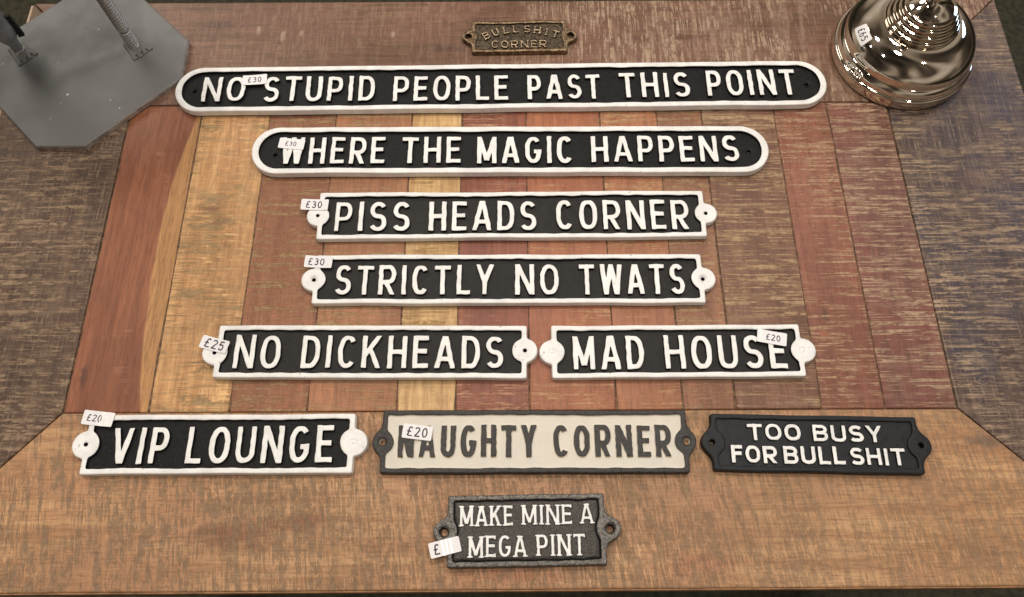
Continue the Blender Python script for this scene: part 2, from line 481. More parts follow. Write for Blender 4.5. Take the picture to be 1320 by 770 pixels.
PLANKS = [
    # x seam (left), material
    (-.3405, wood('red_sap_plank', S_(138, 84, 58), S_(160, 102, 72), S_(182, 132, 104), 'y', .3, 21, wide=.0, thick=340, hl=.04, pore=.06,
                  sap=dict(y0=.30, a=-.2935, b=.035, c=.75, col=S_(176, 130, 82)), knots=((-.3312, .1755, .004, .012, S_(90, 58, 46)),))),
    (-.2764, wood('tan_plank', S_(194, 142, 92), S_(228, 180, 124), S_(152, 128, 94), 'y', .85, 22, thick=300, wide=.35, hl=.5, wl=14,
                  knots=((-.2553, .3231, .012, .007, S_(122, 84, 60)), (-.247, .3104, .009, .008, S_(138, 102, 74))))),
    (-.2150, wood('brown_red_plank', S_(142, 88, 61), S_(168, 110, 78), S_(160, 130, 96), 'y', .9, 23, wide=.25, thick=400, hl=.1)),
    (-.1558, wood('pale_red_plank', S_(156, 102, 70), S_(184, 126, 88), S_(164, 136, 100), 'y', .9, 24, wide=.25, thick=400, hl=.1)),
    (-.0882, wood('yellow_plank', S_(190, 148, 98), S_(222, 182, 126), S_(160, 128, 84), 'y', .6, 25, thick=320, wide=.2, hl=.2)),
    (-.0434, wood('dark_red_plank', S_(130, 74, 55), S_(158, 94, 70), S_(184, 138, 112), 'y', .7, 26, thick=400, wide=.05, hl=.08, pore=.15)),
    (.0132, wood('orange_red_plank', S_(160, 96, 66), S_(186, 118, 82), S_(190, 148, 114), 'y', .6, 27, thick=400, wide=.05, hl=.08, pore=.15)),
    (.0790, wood('orange_brown_plank', S_(160, 101, 68), S_(184, 121, 83), S_(180, 142, 108), 'y', .7, 28, thick=400, wide=.05, hl=.08, pore=.15)),
    (.1297, wood('brown_plank', S_(136, 89, 65), S_(162, 110, 80), S_(164, 134, 102), 'y', 1.0, 29, wide=.25, thick=400)),
    (.1697, wood('umber_plank', S_(112, 75, 58), S_(140, 99, 76), S_(172, 142, 110), 'y', 1.15, 30, wide=.35, thick=380, long=7)),
    (.2346, wood('brick_plank', S_(130, 78, 60), S_(156, 98, 76), S_(176, 142, 113), 'y', .9, 31, wide=.12, thick=420,
                 knots=((.2492, .2236, .003, .007, S_(76, 62, 54)), (.2445, .206, .006, .006, S_(160, 98, 70))))),
    (.2827, wood('mauve_plank', S_(114, 73, 63), S_(142, 95, 81), S_(172, 144, 117), 'y', .95, 32, wide=.2, thick=420, patch=(S_(126, 72, 62), .6))),
    (.3370, None)]

def plain(name, col, rough=.5, metal=0.0, mott=0.0, mscale=60, bump=0.0, bscale=600, spec=.5, specks=None):
    N = NT(name)
    c = col
    if mott:
        f = N.noise(N.tc, mscale, 4, .6)
        c = N.mix(N.ramp(f, .35, .65), tuple(k * (1 - mott) for k in col), tuple(min(1, k * (1 + mott)) for k in col))
        N.p('Roughness', N.ramp(f, .3, .7, rough * .85, min(1, rough * 1.2)))
    else: N.p('Roughness', rough)
    if specks:
        f = N.noise(N.tc, specks[1], 2, .5)
        c = N.mix(N.ramp(f, specks[2], specks[2] + .04), c, specks[0])
    N.p('Base Color', c); N.p('Metallic', metal); N.p('Specular IOR Level', spec)
    if bump: N.bump(N.noise(N.tc, bscale, 4, .65), bump, .0006)
    return N.m

M_WHITE = plain('white_paint', (.83, .82, .795), .42, mott=.075, mscale=90, bump=.35, bscale=260, specks=((.42, .38, .33), 420, .70))
M_WHITE2 = plain('white_letter_paint', (.85, .84, .81), .42, mott=.075, mscale=110, bump=.4, bscale=300, specks=((.32, .30, .27), 500, .70))
M_BLACK = plain('black_paint', (.008, .0078, .0078), .45, mott=.35, mscale=200, bump=1.0, bscale=650, spec=.2)
M_GREYBLACK = plain('matt_black_paint', (.019, .018, .0165), .52, mott=.4, mscale=120, bump=.8, bscale=700, spec=.25)
M_BLACKSIDE = plain('black_edge_paint', (.008, .0075, .007), .7, spec=.2)
M_SATIN = plain('satin_black_paint', (.012, .013, .0145), .46, mott=.2, mscale=160, bump=.5, bscale=800, spec=.28)
M_IRON = plain('dark_iron', (.070, .064, .057), .40, metal=.75, mott=.6, mscale=1500, bump=.8, bscale=1200)
M_IRONW = plain('worn_iron_rim', (.14, .13, .117), .36, metal=.8, mott=.55, mscale=900, bump=.8, bscale=1000)
M_IRONB = plain('blackened_iron', (.048, .044, .040), .5, metal=.35, mott=.4, mscale=600, bump=.7, bscale=1100)
M_CREAM = plain('cream_paint', (.66, .61, .52), .45, mott=.05, mscale=70, bump=.15, bscale=200)
M_BRASS = plain('antique_brass', (.215, .15, .09), .36, metal=.85, mott=.5, mscale=350, bump=.6, bscale=700)
M_BRASSL = plain('rubbed_brass', (.42, .315, .20), .34, metal=.8, mott=.3, mscale=350, bump=.4, bscale=700)
M_BRASSD = plain('dark_brass', (.085, .062, .040), .5, metal=.7, mott=.6, mscale=500, bump=.8, bscale=800)
M_LABEL = plain('label_paper', (.84, .82, .82), .5, mott=.02, mscale=200)
M_INK = plain('label_ink', (.045, .035, .055), .6)
M_TAPE = plain('shiny_label_tape', (.90, .89, .87), .22, mott=.04, mscale=400)
M_STEEL = plain('dull_steel_sheet', (.150, .148, .140), .55, metal=.3, mott=.04, mscale=26, bump=.06, bscale=300, specks=((.62, .6, .55), 230, .742))
M_STEELE = plain('cut_steel_edge', (.46, .45, .43), .35, metal=.6, mott=.25, mscale=120)
M_ZINC = plain('zinc_rod', (.42, .42, .42), .45, metal=.35, mott=.05, mscale=200)
M_PIPE = plain('grey_steel_pipe', (.36, .37, .39), .42, metal=.6, mott=.2, mscale=90)
M_WELD = plain('weld_metal', (.52, .49, .44), .45, metal=.5, mott=.3, mscale=500, bump=.6, bscale=900)
M_NICKEL = plain('polished_nickel', (.78, .72, .63), .04, metal=1.0)
M_NICKEL2 = plain('satin_nickel', (.56, .48, .38), .07, metal=1.0)
M_STRIP = plain('plain_black', (.008, .008, .008), .7)
M_FLOOR = plain('dark_olive_carpet', (.058, .054, .036), .95, mott=.25, mscale=90, bump=.6, bscale=300, spec=.1)
M_FILL = plain('seam_grit', S_(108, 82, 62), .9, mott=.5, mscale=200, bump=.5)
M_EDGEF = plain('worn_front_edge', S_(158, 118, 84), .7, mott=.3, mscale=60)
M_EDGE = plain('pale_worn_edge', S_(188, 164, 138), .6, mott=.12, mscale=60)

# ================================================================== floor (setting)
bm = bmesh.new()
vs = [bm.verts.new(p) for p in ((-6, -6, -.62), (6, -6, -.62), (6, 6, -.62), (-6, 6, -.62))]
bm.faces.new(vs)
floor = link_mesh('floor', bm_mesh('floor', bm), None, [M_FLOOR]); floor['kind'] = 'structure'
floor['label'] = 'dark olive carpet floor seen past the table edge'

# ================================================================== table
table = thing('table', 'rustic wooden table of reclaimed multicoloured planks with mitred border boards', 'table', (0, 0, -.62))
def prism(bm, pts, z0, z1, bev=.0009, slot=0):
    lo_ = [bm.verts.new((x, y, z0)) for x, y in pts]; hi_ = [bm.verts.new((x, y, z1)) for x, y in pts]
    n = len(pts); fs = [bm.faces.new(hi_), bm.faces.new(lo_[::-1])]
    for i in range(n): fs.append(bm.faces.new((lo_[i], lo_[(i + 1) % n], hi_[(i + 1) % n], hi_[i])))
    for f in fs: f.material_index = slot
    if bev:
        ed = [e_ for e_ in bm.edges if e_.verts[0] in hi_ and e_.verts[1] in hi_]
        r = bmesh.ops.bevel(bm, geom=ed, offset=bev, segments=2, affect='EDGES', profile=.5)
        for f in r['faces']: f.material_index = slot
    return fs
def table_part(name, bm, mats):
    o = link_mesh(name, bm_mesh(name, bm), table, mats)
    o.location = (0, 0, .62)
    return o
XI0, XI1, YI0, YI1 = -.3408, .3372, .1464, .4285
XO0, XO1, YO0, YO1 = -.4565, .4632, .0187, .5475
g = .00032
bm = bmesh.new()
rg = random.Random(4)
for i in range(12):
    x0, x1 = PLANKS[i][0] + g, PLANKS[i + 1][0] - g
    dz = rg.uniform(-.0009, .0)
    n = 14; L_ = []; R_ = []
    for k in range(n + 1):
        y = YI0 + .0004 + (YI1 - YI0 - .0008) * k / n
        L_.append((x0 + rg.uniform(0, .0007), y)); R_.append((x1 - rg.uniform(0, .0007), y))
    prism(bm, R_ + L_[::-1], -.022, dz - .0002, .0008, i)
prism(bm, [(XI0 + .001, YI0 + .001), (XI1 - .001, YI0 + .001), (XI1 - .001, YI1 - .001), (XI0 + .001, YI1 - .001)], -.0017, -.0012, 0, 12)
table_part('inlay_panel', bm, [p[1] for p in PLANKS[:12]] + [M_FILL])
quads = {'front': ([(XO0, YO0), (XO1, YO0 + .0018), (XI1 + g, YI0 - g), (XI0 - g, YI0 - g)], W_FRONT),
         'back': ([(XI0 - g, YI1 - g + .0005), (XI1 + g, YI1 + .0003), (XO1, YO1), (XO0, YO1)], W_TOP),
         'left': ([(XO0, YO0 + g), (XI0 - g, YI0), (XI0 - g, YI1), (XO0, YO1 - g)], W_LEFT),
         'right': ([(XI1 + g, YI0), (XO1, YO0 + .0018 + g), (XO1, YO1 - g), (XI1 + g, YI1)], W_RIGHT)}
for k, (pts, mat) in quads.items():
    c = Vector((sum(p[0] for p in pts) / 4, sum(p[1] for p in pts) / 4))
    pts = [tuple(Vector(p) + (c - Vector(p)).normalized() * .0004) for p in pts]
    bm = bmesh.new(); prism(bm, pts, -.026, 0, .0011)
    bf = table_part('frame_board', bm, [mat])
    bf['label'] = {'front': 'tan front board with grey saw marks', 'back': 'brown back board', 'left': 'dark brown left board',
                   'right': 'slate brown right board'}[k]
bm = bmesh.new(); prism(bm, [(XO0 - .0025, YO0 + .01), (XO0 - .0002, YO0 + .01), (XO0 - .0002, YO1 - .002), (XO0 - .0025, YO1 - .002)], -.024, -.0006, .0005)
table_part('edge_strip', bm, [M_EDGE])
bm = bmesh.new(); prism(bm, [(XO0 + .004, YO0 - .0012), (XO1 - .004, YO0 + .0006), (XO1 - .004, YO0 + .0019), (XO0 + .004, YO0 + .0001)], -.022, -.0009, .0006)
table_part('edge_strip', bm, [M_EDGEF])
bm = bmesh.new(); prism(bm, [(XO0 + .008, YO0 + .008), (XO1 - .008, YO0 + .008), (XO1 - .008, YO1 - .008), (XO0 + .008, YO1 - .008)], -.0245, -.0019, 0)
table_part('core_board', bm, [M_FILL])
bm = bmesh.new()
for (a0, a1, b0, b1) in ((-.41, .41, .055, .075), (-.41, .41, .49, .51), (-.41, -.39, .0755, .4895), (.39, .41, .0755, .4895)):
    prism(bm, [(a0, b0), (a1, b0), (a1, b1), (a0, b1)], -.10, -.0265, 0)
table_part('apron', bm, [W_LEFT])
for sx, sy in ((-.405, .07), (.405, .07), (-.405, .495), (.405, .495)):
    bm = bmesh.new(); prism(bm, [(sx - .024, sy - .024), (sx + .024, sy - .024), (sx + .024, sy + .024), (sx - .024, sy + .024)], -.62, -.1005, 0)
    table_part('leg', bm, [W_LEFT])

# ================================================================== price stickers
def sticker(parent, text, c, ang, seed, z, L=22.0, Wd=10.8, tx=None, size=5.6, curl=1.6, surf=None, tape=None, mir=False):
    """a small bent paper label with printed price; surf overrides the flat placement"""
    ca, sa = math.cos(R(ang)), math.sin(R(ang))
    rg = random.Random(seed); k1, k2 = rg.uniform(.4, 1) * curl, rg.uniform(-.5, .5) * curl
    def flat(x, y, zz):
        u, v = x / (L / 2), y / (Wd / 2)
        bz = k1 * (u * u) * .6 + k2 * u * v * .3
        return (c[0] + x * ca - y * sa, c[1] + x * sa + y * ca, z + bz + zz)
    fn = surf or flat
    a = Acc()
    a.add(relief(lambda X, Y: sd_box(X, Y, L / 2, Wd / 2, 1.0), (-L / 2 - 1, -Wd / 2 - 1, L / 2 + 1, Wd / 2 + 1), .6,
                 lambda d, x, y: .14 + 0 * d, 0.0, 0.0), fn)
    st = a.obj('price_sticker', [M_LABEL], parent)
    t = Acc()
    nat = sum(WID[q] for q in text) + .2 * (len(text) - 1)
    w = nat * size
    size *= 1.06; w *= 1.06
    x = (-w / 2 if tx is None else tx)
    for n, q in enumerate(text):
        letter_relief(t, q, WID[q], size, .07, .15, .19, lambda px, py, pz, x=x: fn(x + px, py - size / 2, pz), seed * 7 + n,
                      res=.16, wob=.05, flat=True, draft=0.0, rnd=.02)
        x += (WID[q] + .2) * size
    t.obj('price_text', [M_INK, M_INK], st)
    if tape:
        b = Acc()
        x0, x1 = tape
        b.add(relief(lambda X, Y: sd_box(X - (x0 + x1) / 2, Y, (x1 - x0) / 2, Wd / 2 - .1, .2) + waves(seed, 5, .25)(X, Y),
                     (x0 - 1, -Wd / 2 - 1, x1 + 1, Wd / 2 + 1), .5, lambda d, x, y: .22 + .05 * np.sin(x * 2.1) + 0 * d, .10, 0.0), fn)
        b.obj('shiny_strip', [M_TAPE], st)
    return st

# ================================================================== cast signs
def sign(name, label, loc, ang, L, Wd, H, style, words, hw, seed, mats, ears=None, border=3.8, ear_r=9.2, hole=1.6, serif=False,
         words_jit=.8, plug=False, recess=3.0, lift=0.0, arc=None, plug_right=False, csink=0.0, gap=.2):
    mf, ms, mp, ml, mls = mats                       # frame, inner edge, panel, letter face, letter side
    t = thing(name, label, 'sign', (loc[0], loc[1], 0.0), R(ang), 'cast metal signs laid out on the table')
    hx, hy = L / 2, Wd / 2
    wx, wy = waves(seed, 70, .2), waves(seed + 1, 70, .2)
    wi = waves(seed + 2, 17, .2)
    if style == 'pill':
        outer0 = lambda x, y: sd_box(x, y, hx, hy, hy - .01)
        inner0 = lambda x, y: sd_box(x, y, hx - border - 1.4, hy - border - .4, hy - border - .5)
        ears_ = []; panel_holes = ears
    else:
        ears_ = ears; panel_holes = []
        k_out = 2.0 if style == 'plate' else 9.0
        def outer0(x, y):
            d = sd_box(x, y, hx, hy, 1.4)
            for ex, ey in ears_: d = smin(d, sd_circ(x, y, ex, ey, ear_r), k_out)
            return d
        def inner0(x, y):
            d = sd_box(x, y, hx - border, hy - border, 1.6)
            for ex, ey in ears_:
                d = smax(d, -sd_circ(x, y, ex, ey, ear_r + (.0 if style == 'plate' else 2.0)), 1.5 if style == 'plate' else 2.5)
            return d
    def warp(f, x, y): return f(x + wx(x, y), y + wy(x, y))
    def s_inner(x, y): return warp(inner0, x, y) + wi(x, y)
    def s_frame(x, y):
        d = smax(warp(outer0, x, y), -s_inner(x, y), .6)
        for q, (ex, ey) in enumerate(ears_):
            if plug or (plug_right and q == 1): continue
            d = np.maximum(d, -sd_circ(x, y, ex, ey, hole))
        return d
    wz = waves(seed + 3, 40, .12)
    bz = bevelled(H, .7, wz)
    def zf(d, x, y):
        z = bz(d, x, y)
        for q, (ex, ey) in enumerate(ears_):
            rr = np.hypot(x - ex, y - ey)
            if plug or (plug_right and q == 1): z = z - .9 * np.clip(1 - np.abs(rr - 1.9) / .8, 0, 1)
            elif csink: z = z - csink * np.clip((hole + 1.8 - rr) / 1.8, 0, 1)
        return z
    ex_pad = ear_r + 6
    a = Acc()
    a.add(relief(s_frame, (-hx - ex_pad, -hy - 4, hx + ex_pad, hy + 4), .7, zf, 1.0, .5,
                 lambda x, y: 1 if abs(float(s_inner(np.array(x), np.array(y)))) < .45 or any(math.hypot(x - q[0], y - q[1]) < hole + .5 for q in ears_) else 0))
    a.obj('frame', [mf, ms], t)
    def s_back(x, y):
        d = warp(outer0, x, y) + 1.1
        for q, (ex, ey) in enumerate(list(ears_) + list(panel_holes)):
            if not (plug or (plug_right and q == 1)): d = np.maximum(d, -sd_circ(x, y, ex, ey, hole + .3))
        return d
    bk = Acc()
    bk.add(relief(s_back, (-hx - ex_pad, -hy - 4, hx + ex_pad, hy + 4), 1.0, lambda d, x, y: 1.25 + 0 * d, 0.0, 0.0))
    bk.obj('shadow_gap_base', [ms], t)  # inset base added so a shadow gap draws a contact line under the sign
    zp = H - recess
    grain = waves(seed + 9, 6, .05)
    def s_panel(x, y):
        d = s_inner(x, y) - 1.6 if recess > 1 else s_inner(x, y) + .9
        for ex, ey in panel_holes: d = np.maximum(d, -sd_circ(x, y, ex, ey, hole + .2))
        return d
    def zpan(d, x, y):
        z = zp + grain(x, y) + 0 * d
        for ex, ey in panel_holes: z = z - .8 * np.clip((hole + 2.2 - np.hypot(x - ex, y - ey)) / 2.2, 0, 1)
        if recess <= 1: z = z - .7 * np.clip(1 + d / .9, 0, 1)
        return z
    p = Acc()
    p.add(relief(s_panel, (-hx, -hy, hx, hy), 1.1, zpan, .4, 0.0, lambda x, y: 1))
    p.obj('panel', [mp, ms], t)
    if recess <= 1:                                  # the groove's floor
        gr = Acc()
        gr.add(relief(lambda x, y: s_inner(x, y) - 1.2, (-hx, -hy, hx, hy), 1.2, lambda d, x, y: H - 2.2 + 0 * d, 1.5, 0.0))
        gr.obj('groove', [ms], t)
    lines = {}
    for (txt, x0, x1, y0, y1) in words: lines.setdefault(y0 < -0.5 and len(words) > 1 and Wd < 50 and (y1 < 0), []).append((txt, x0, x1, y0, y1))
    sd_ = seed * 13
    for key in sorted(lines):
        le = Acc()
        for (txt, x0, x1, y0, y1) in lines[key]:
            sd_ += 1
            put_word(le, txt, x0, x1, y0, y1, hw, zp - .2, H + lift, sd_, serif, jit=words_jit, res=.45 if y1 - y0 > 16 else .3, wob=.15 if y1 - y0 > 16 else .08, bev=.45, gap=gap)
        if arc and key is False or (arc and len(lines) == 1):
            for q, (ch, cx, cy, ra, cap) in enumerate(arc):
                wd = WID[ch] * 1.28; ca, sa = math.cos(R(ra)), math.sin(R(ra))
                def place(px, py, pz, cx=cx, cy=cy, ca=ca, sa=sa, wd=wd, cap=cap):
                    px -= wd * cap / 2; py -= cap / 2
                    return (cx + px * ca - py * sa, cy + px * sa + py * ca, pz)
                letter_relief(le, ch, max(wd, .24), cap, hw, zp - .2, H + lift, place, seed * 5 + q, serif, res=.3, wob=.1, bev=.5)
        le.obj('lettering', [ml, mls], t)
    return t

WB = (M_WHITE, M_BLACKSIDE, M_BLACK, M_WHITE2, M_BLACKSIDE)
WG = (M_WHITE, M_BLACKSIDE, M_GREYBLACK, M_WHITE2, M_BLACKSIDE)
s1 = sign('house_sign', 'longest black sign with rounded ends reading NO STUPID PEOPLE PAST THIS POINT', (-.0087, .4426), .45, 583.8, 48.0, 7, 'pill',
     [('NO', -267.6, -229.4, -13.2, 13.1), ('STUPID', -212.7, -113.3, -14.2, 12.6), ('PEOPLE', -96.6, 6.2, -15.2, 11.6), ('PAST', 23.6, 89.0, -14.8, 11.6),
      ('THIS', 106.4, 169.0, -14.2, 12.6), ('POINT', 184.6, 264.6, -13.4, 14.2)], .075, 101, WB, ears=[(-275.9, .1), (275.8, -.1)], border=4.2)
sticker(s1, '\u00a330', (-221.7, 9.3), 4, 1, 7.3, L=21.8, Wd=10.6, tx=-6.3)
s2 = sign('house_sign', 'black sign with rounded ends reading WHERE THE MAGIC HAPPENS, second from the back', (-.0009, .3754), -.17, 446.3, 46.6, 7, 'pill',
     [('WHERE', -198.0, -108.2, -13.9, 12.8), ('THE', -93.5, -42.6, -13.7, 12.7), ('MAGIC', -28.5, 53.8, -14.0, 12.9), ('HAPPENS', 69.9, 197.1, -12.9, 13.2)],
     .077, 102, WB, ears=[(-203.6, -3.0), (206.9, -1.2)], border=4.4)
sticker(s2, '\u00a330', (-189.2, 5.7), -6, 2, 7.3, L=22.3, Wd=10.4, tx=-5.5, size=4.4, curl=.3)
s3 = sign('house_sign', 'white bordered black sign reading PISS HEADS CORNER with eared ends', (-.0001, .3120), .06, 321.9, 43.3, 6, 'plate',
     [('PISS', -146.7, -84.7, -14.6, 12.5), ('HEADS', -68.6, 20.5, -14.8, 12.7), ('CORNER', 37.3, 147.6, -14.5, 13.0)], .075, 103, WG,
     ears=[(-161.4, 0), (161.9, -.1)])
sticker(s3, '\u00a330', (-164.5, 10.0), -2, 3, 6.4, L=22.8, Wd=10.2, tx=-7.4, size=6.2)
s4 = sign('house_sign', 'white bordered black sign reading STRICTLY NO TWATS with eared ends', (-.0027, .2535), -.19, 312.3, 42.7, 6, 'plate',
     [('STRICTLY', -139.3, -12.2, -13.8, 12.0), ('NO', 5.3, 40.1, -14.0, 12.4), ('TWATS', 57.0, 141.0, -13.8, 12.4)], .076, 104, WG,
     ears=[(-156.8, -.3), (156.4, -.3)], csink=1.3, ear_r=9.6)
sticker(s4, '\u00a330', (-154.0, 14.8), -3, 4, 6.4, L=22.5, Wd=10.4, tx=-8.2, size=6.0)
s5 = sign('house_sign', 'white bordered black sign reading NO DICKHEADS, left of MAD HOUSE', (-.1091, .1925), -.48, 240.4, 42.4, 6, 'plate',
     [('NO', -105.8, -69.8, -14.2, 13.0), ('DICKHEADS', -53.6, 102.3, -13.6, 12.6)], .076, 105, WG, ears=[(-121.2, -1.5), (118.9, 1.0)], ear_r=9.5)
sticker(s5, '\u00a325', (-121.6, 4.9), -14.7, 5, 6.4, L=22.2, Wd=10.4, size=7.2)
s6 = sign('house_sign', 'short white bordered black sign reading MAD HOUSE with plugged ear holes', (.1274, .1916), .10, 193.3, 42.6, 6, 'plate',
     [('MAD', -80.4, -25.9, -14.4, 12.6), ('HOUSE', -9.7, 83.6, -14.6, 12.5)], .076, 106, WG, ears=[(-96.5, -.4), (97.4, -.4)], plug=True, ear_r=9.6)
sticker(s6, '\u00a320', (74.3, 10.0), -11, 6, 6.4, L=22.8, Wd=10.6, tx=-4.4, size=5.0, curl=.4, tape=(-10.6, -6.6))
s7 = sign('house_sign', 'white bordered black sign reading VIP LOUNGE, leftmost of the front row', (-.2164, .1213), .04, 197.9, 43.7, 6, 'plate',
     [('VIP', -79.0, -37.8, -14.4, 12.1), ('LOUNGE', -23.6, 83.8, -14.4, 12.8)], .077, 107, WB, ears=[(-98.6, 0), (98.9, .5)], ear_r=10.0, plug_right=True, csink=.4)
sticker(s7, '\u00a320', (-92.6, 19.2), -6.5, 7, 6.4, L=23.4, Wd=10.8, tx=-8.4, size=5.0, tape=(1.4, 11.4))
s8 = sign('house_sign', 'dark iron sign with cream panel and dark letters reading NAUGHTY CORNER', (.0162, .1220), -.23, 225.6, 46.3, 6, 'bell',
     [('NAUGHTY', -100.8, 1.4, -11.6, 12.0), ('CORNER', 14.0, 100.5, -11.7, 11.9)], .088, 108, (M_IRONB, M_CREAM, M_CREAM, M_IRONB, M_CREAM),
     ears=[(-112.6, -.5), (112.3, -.2)], border=3.6, ear_r=6.9, hole=2.5, recess=1.7, csink=.7)
sticker(s8, '\u00a320', (-86.8, 6.6), -7, 8, 6.4, L=22.1, Wd=10.8, size=7.0, curl=.4)
s9 = sign('house_sign', 'tilted satin black sign with two rows reading TOO BUSY FOR BULL SHIT', (.2235, .1191), -1.35, 152.2, 41.9, 6, 'bell',
     [('TOO', -49.9, -10.9, 1.6, 13.8), ('BUSY', -1.6, 49.4, 1.4, 13.9), ('FOR', -63.2, -29.7, -15.2, -2.4), ('BULL', -25.2, 19.6, -15.3, -2.2), ('SHIT', 23.3, 63.5, -15.3, -2.8)],
     .110, 109, (M_SATIN, M_BLACKSIDE, M_SATIN, M_WHITE2, M_BLACKSIDE), ears=[(-76.3, -.5), (76.9, -.2)], border=3.6, ear_r=7.6, hole=2.1, recess=1.6, lift=.5, gap=.12)
s10 = sign('house_sign', 'speckled dark iron sign reading MAKE MINE A MEGA PINT, nearest the front edge', (.0095, .0589), .65, 111.2, 48.9, 6, 'bell',
     [('MAKE', -47.1, -9.6, 3.0, 17.1), ('MINE', -3.0, 32.3, 3.1, 17.0), ('A', 38.2, 47.6, 3.2, 17.1), ('MEGA', -40.9, -.2, -18.2, -3.7), ('PINT', 6.9, 40.6, -17.9, -3.4)],
     .072, 110, (M_IRONW, M_BLACKSIDE, M_IRON, M_WHITE2, M_BLACKSIDE), ears=[(-58.5, -.5), (59.2, -.2)], border=3.6, ear_r=7.6, hole=2.9, recess=.4, serif=True, lift=1.0, csink=.9, gap=.15)
sticker(s10, '\u00a3', (-57.5, -10.9), 13, 9, 6.5, L=21.9, Wd=10.6, tx=-8.0, size=7.0, curl=.3, tape=(-1.8, 6.2))
ARC = [('B', -30.9, 1.2, 30, 8.2), ('U', -22.1, 4.7, 20, 8.2), ('L', -12.4, 7.2, 11, 8.2), ('L', -3.4, 8.4, 3, 8.2), ('S', 7.3, 8.2, -3, 8.2), ('H', 16.9, 6.9, -8, 8.2),
       ('I', 25.4, 4.6, -14, 8.2), ('T', 33.6, 1.9, -20, 8.2)]
s11 = sign('house_sign', 'small antique brass sign at the back reading BULLSHIT CORNER', (.0082, .5009), .63, 87.7, 36.0, 5, 'bell',
     [('CORNER', -26.0, 25.1, -13.6, -5.2)], .080, 111, (M_BRASS, M_BRASSD, M_BRASSD, M_BRASSL, M_BRASSD), ears=[(-47.3, .4), (47.6, .5)], border=3.0, ear_r=6.0,
     hole=3.2, recess=1.8, serif=True, arc=ARC)

# ================================================================== nickel lamp
def lathe(bm, prof, seg=96, c=(0, 0, 0), closed_top=True):
    rings = []
    for r, z in prof:
        rings.append([bm.verts.new((c[0] + r * math.cos(2 * math.pi * k / seg), c[1] + r * math.sin(2 * math.pi * k / seg), c[2] + z)) for k in range(seg)])
    for a, b in zip(rings, rings[1:]):
        for k in range(seg): bm.faces.new((a[k], a[(k + 1) % seg], b[(k + 1) % seg], b[k]))
    bm.faces.new(rings[0][::-1])
    if closed_top: bm.faces.new(rings[-1])
def smooth_prof(ctrl, n=8):
    """Catmull-Rom through control points"""
    P = [np.array(c) for c in ctrl]; P = [2 * P[0] - P[1]] + P + [2 * P[-1] - P[-2]]
    out = []
    for i in range(1, len(P) - 2):
        for k in range(n):
            t = k / n
            out.append(tuple(.5 * ((2 * P[i]) + (-P[i - 1] + P[i + 1]) * t + (2 * P[i - 1] - 5 * P[i] + 4 * P[i + 1] - P[i + 2]) * t * t
                                   + (-P[i - 1] + 3 * P[i] - 3 * P[i + 1] + P[i + 2]) * t ** 3)))
    out.append(tuple(P[-2])); return out
LC = (.3568, .4785)
lamp = thing('table_lamp', 'polished nickel lamp base with stepped rings standing at the back right corner', 'lamp', (LC[0], LC[1], 0))
flange = [(.0575, 0), (.0600, .0006), (.0608, .002)] + [(.0610, .0025 + .0075 * k / 5) for k in range(6)] + \
         smooth_prof([(.0612, .0105), (.0617, .0118), (.0610, .0130), (.0596, .0134)], 4) + \
         smooth_prof([(.0599, .0138), (.0592, .0165), (.0576, .0200), (.0562, .0218)], 4)
dome_c = [(.0558, .0219), (.0566, .0232), (.0562, .0268), (.0540, .0322), (.0496, .0380), (.0434, .0428), (.0368, .0456), (.0312, .0464)]
dome = smooth_prof(dome_c, 8)
bm = bmesh.new(); lathe(bm, flange, 128); link_mesh('flange', bm_mesh('flange', bm, True), lamp, [M_NICKEL])
bm = bmesh.new(); lathe(bm, dome, 128); link_mesh('dome', bm_mesh('dome', bm, True), lamp, [M_NICKEL])
rings_p = []
for r, z in ((.0313, .0464), (.0284, .0509), (.0255, .0554), (.0226, .0598)):
    rings_p += smooth_prof([(r, z - .0004), (r + .0003, z + .0008), (r + .0002, z + .0024), (r - .0004, z + .0035), (r - .0016, z + .0042)], 4)
bm = bmesh.new(); lathe(bm, rings_p, 96); link_mesh('stepped_ring', bm_mesh('stepped_ring', bm, True), lamp, [M_NICKEL2])
trum = smooth_prof([(.0192, .0638), (.0165, .0660), (.0122, .0690), (.0088, .0725), (.0072, .0765)], 6)
bm = bmesh.new(); lathe(bm, trum, 72); link_mesh('trumpet', bm_mesh('trumpet', bm, True), lamp, [M_NICKEL])
stem = smooth_prof([(.0074, .0762), (.0085, .0770), (.0088, .0785), (.0080, .0800), (.0072, .0830), (.0075, .0900), (.0085, .21), (.011, .225), (.014, .23), (.014, .262)], 5)
bm = bmesh.new(); lathe(bm, stem, 72); link_mesh('stem', bm_mesh('stem', bm, True), lamp, [M_NICKEL])
# cable bush: an oval ring on the flange's shoulder
def torus_oval(bm, c, ax_u, ax_v, ru, rv, rr, seg=40, sides=12):
    n = ax_u.cross(ax_v).normalized(); rows = []
    for k in range(seg):
        a = 2 * math.pi * k / seg
        p = c + ax_u * (ru * math.cos(a)) + ax_v * (rv * math.sin(a))
        d = (ax_u * math.cos(a) / ru + ax_v * math.sin(a) / rv).normalized()
        rows.append([bm.verts.new(p + d * (rr * math.cos(b)) + n * (rr * math.sin(b))) for b in [2 * math.pi * j / sides for j in range(sides)]])
    for k in range(seg):
        for j in range(sides):
            bm.faces.new((rows[k][j], rows[(k + 1) % seg][j], rows[(k + 1) % seg][(j + 1) % sides], rows[k][(j + 1) % sides]))
th = R(213)
rad = Vector((math.cos(th), math.sin(th), 0)); tan = Vector((-math.sin(th), math.cos(th), 0))
nrm = (rad * .80 + Vector((0, 0, .60))).normalized(); sl = tan.cross(nrm).normalized()
cc = rad * .0592 + Vector((0, 0, .0168))
bm = bmesh.new()
torus_oval(bm, cc + nrm * .0006, tan, sl, .0062, .0026, .0011)
rows = []
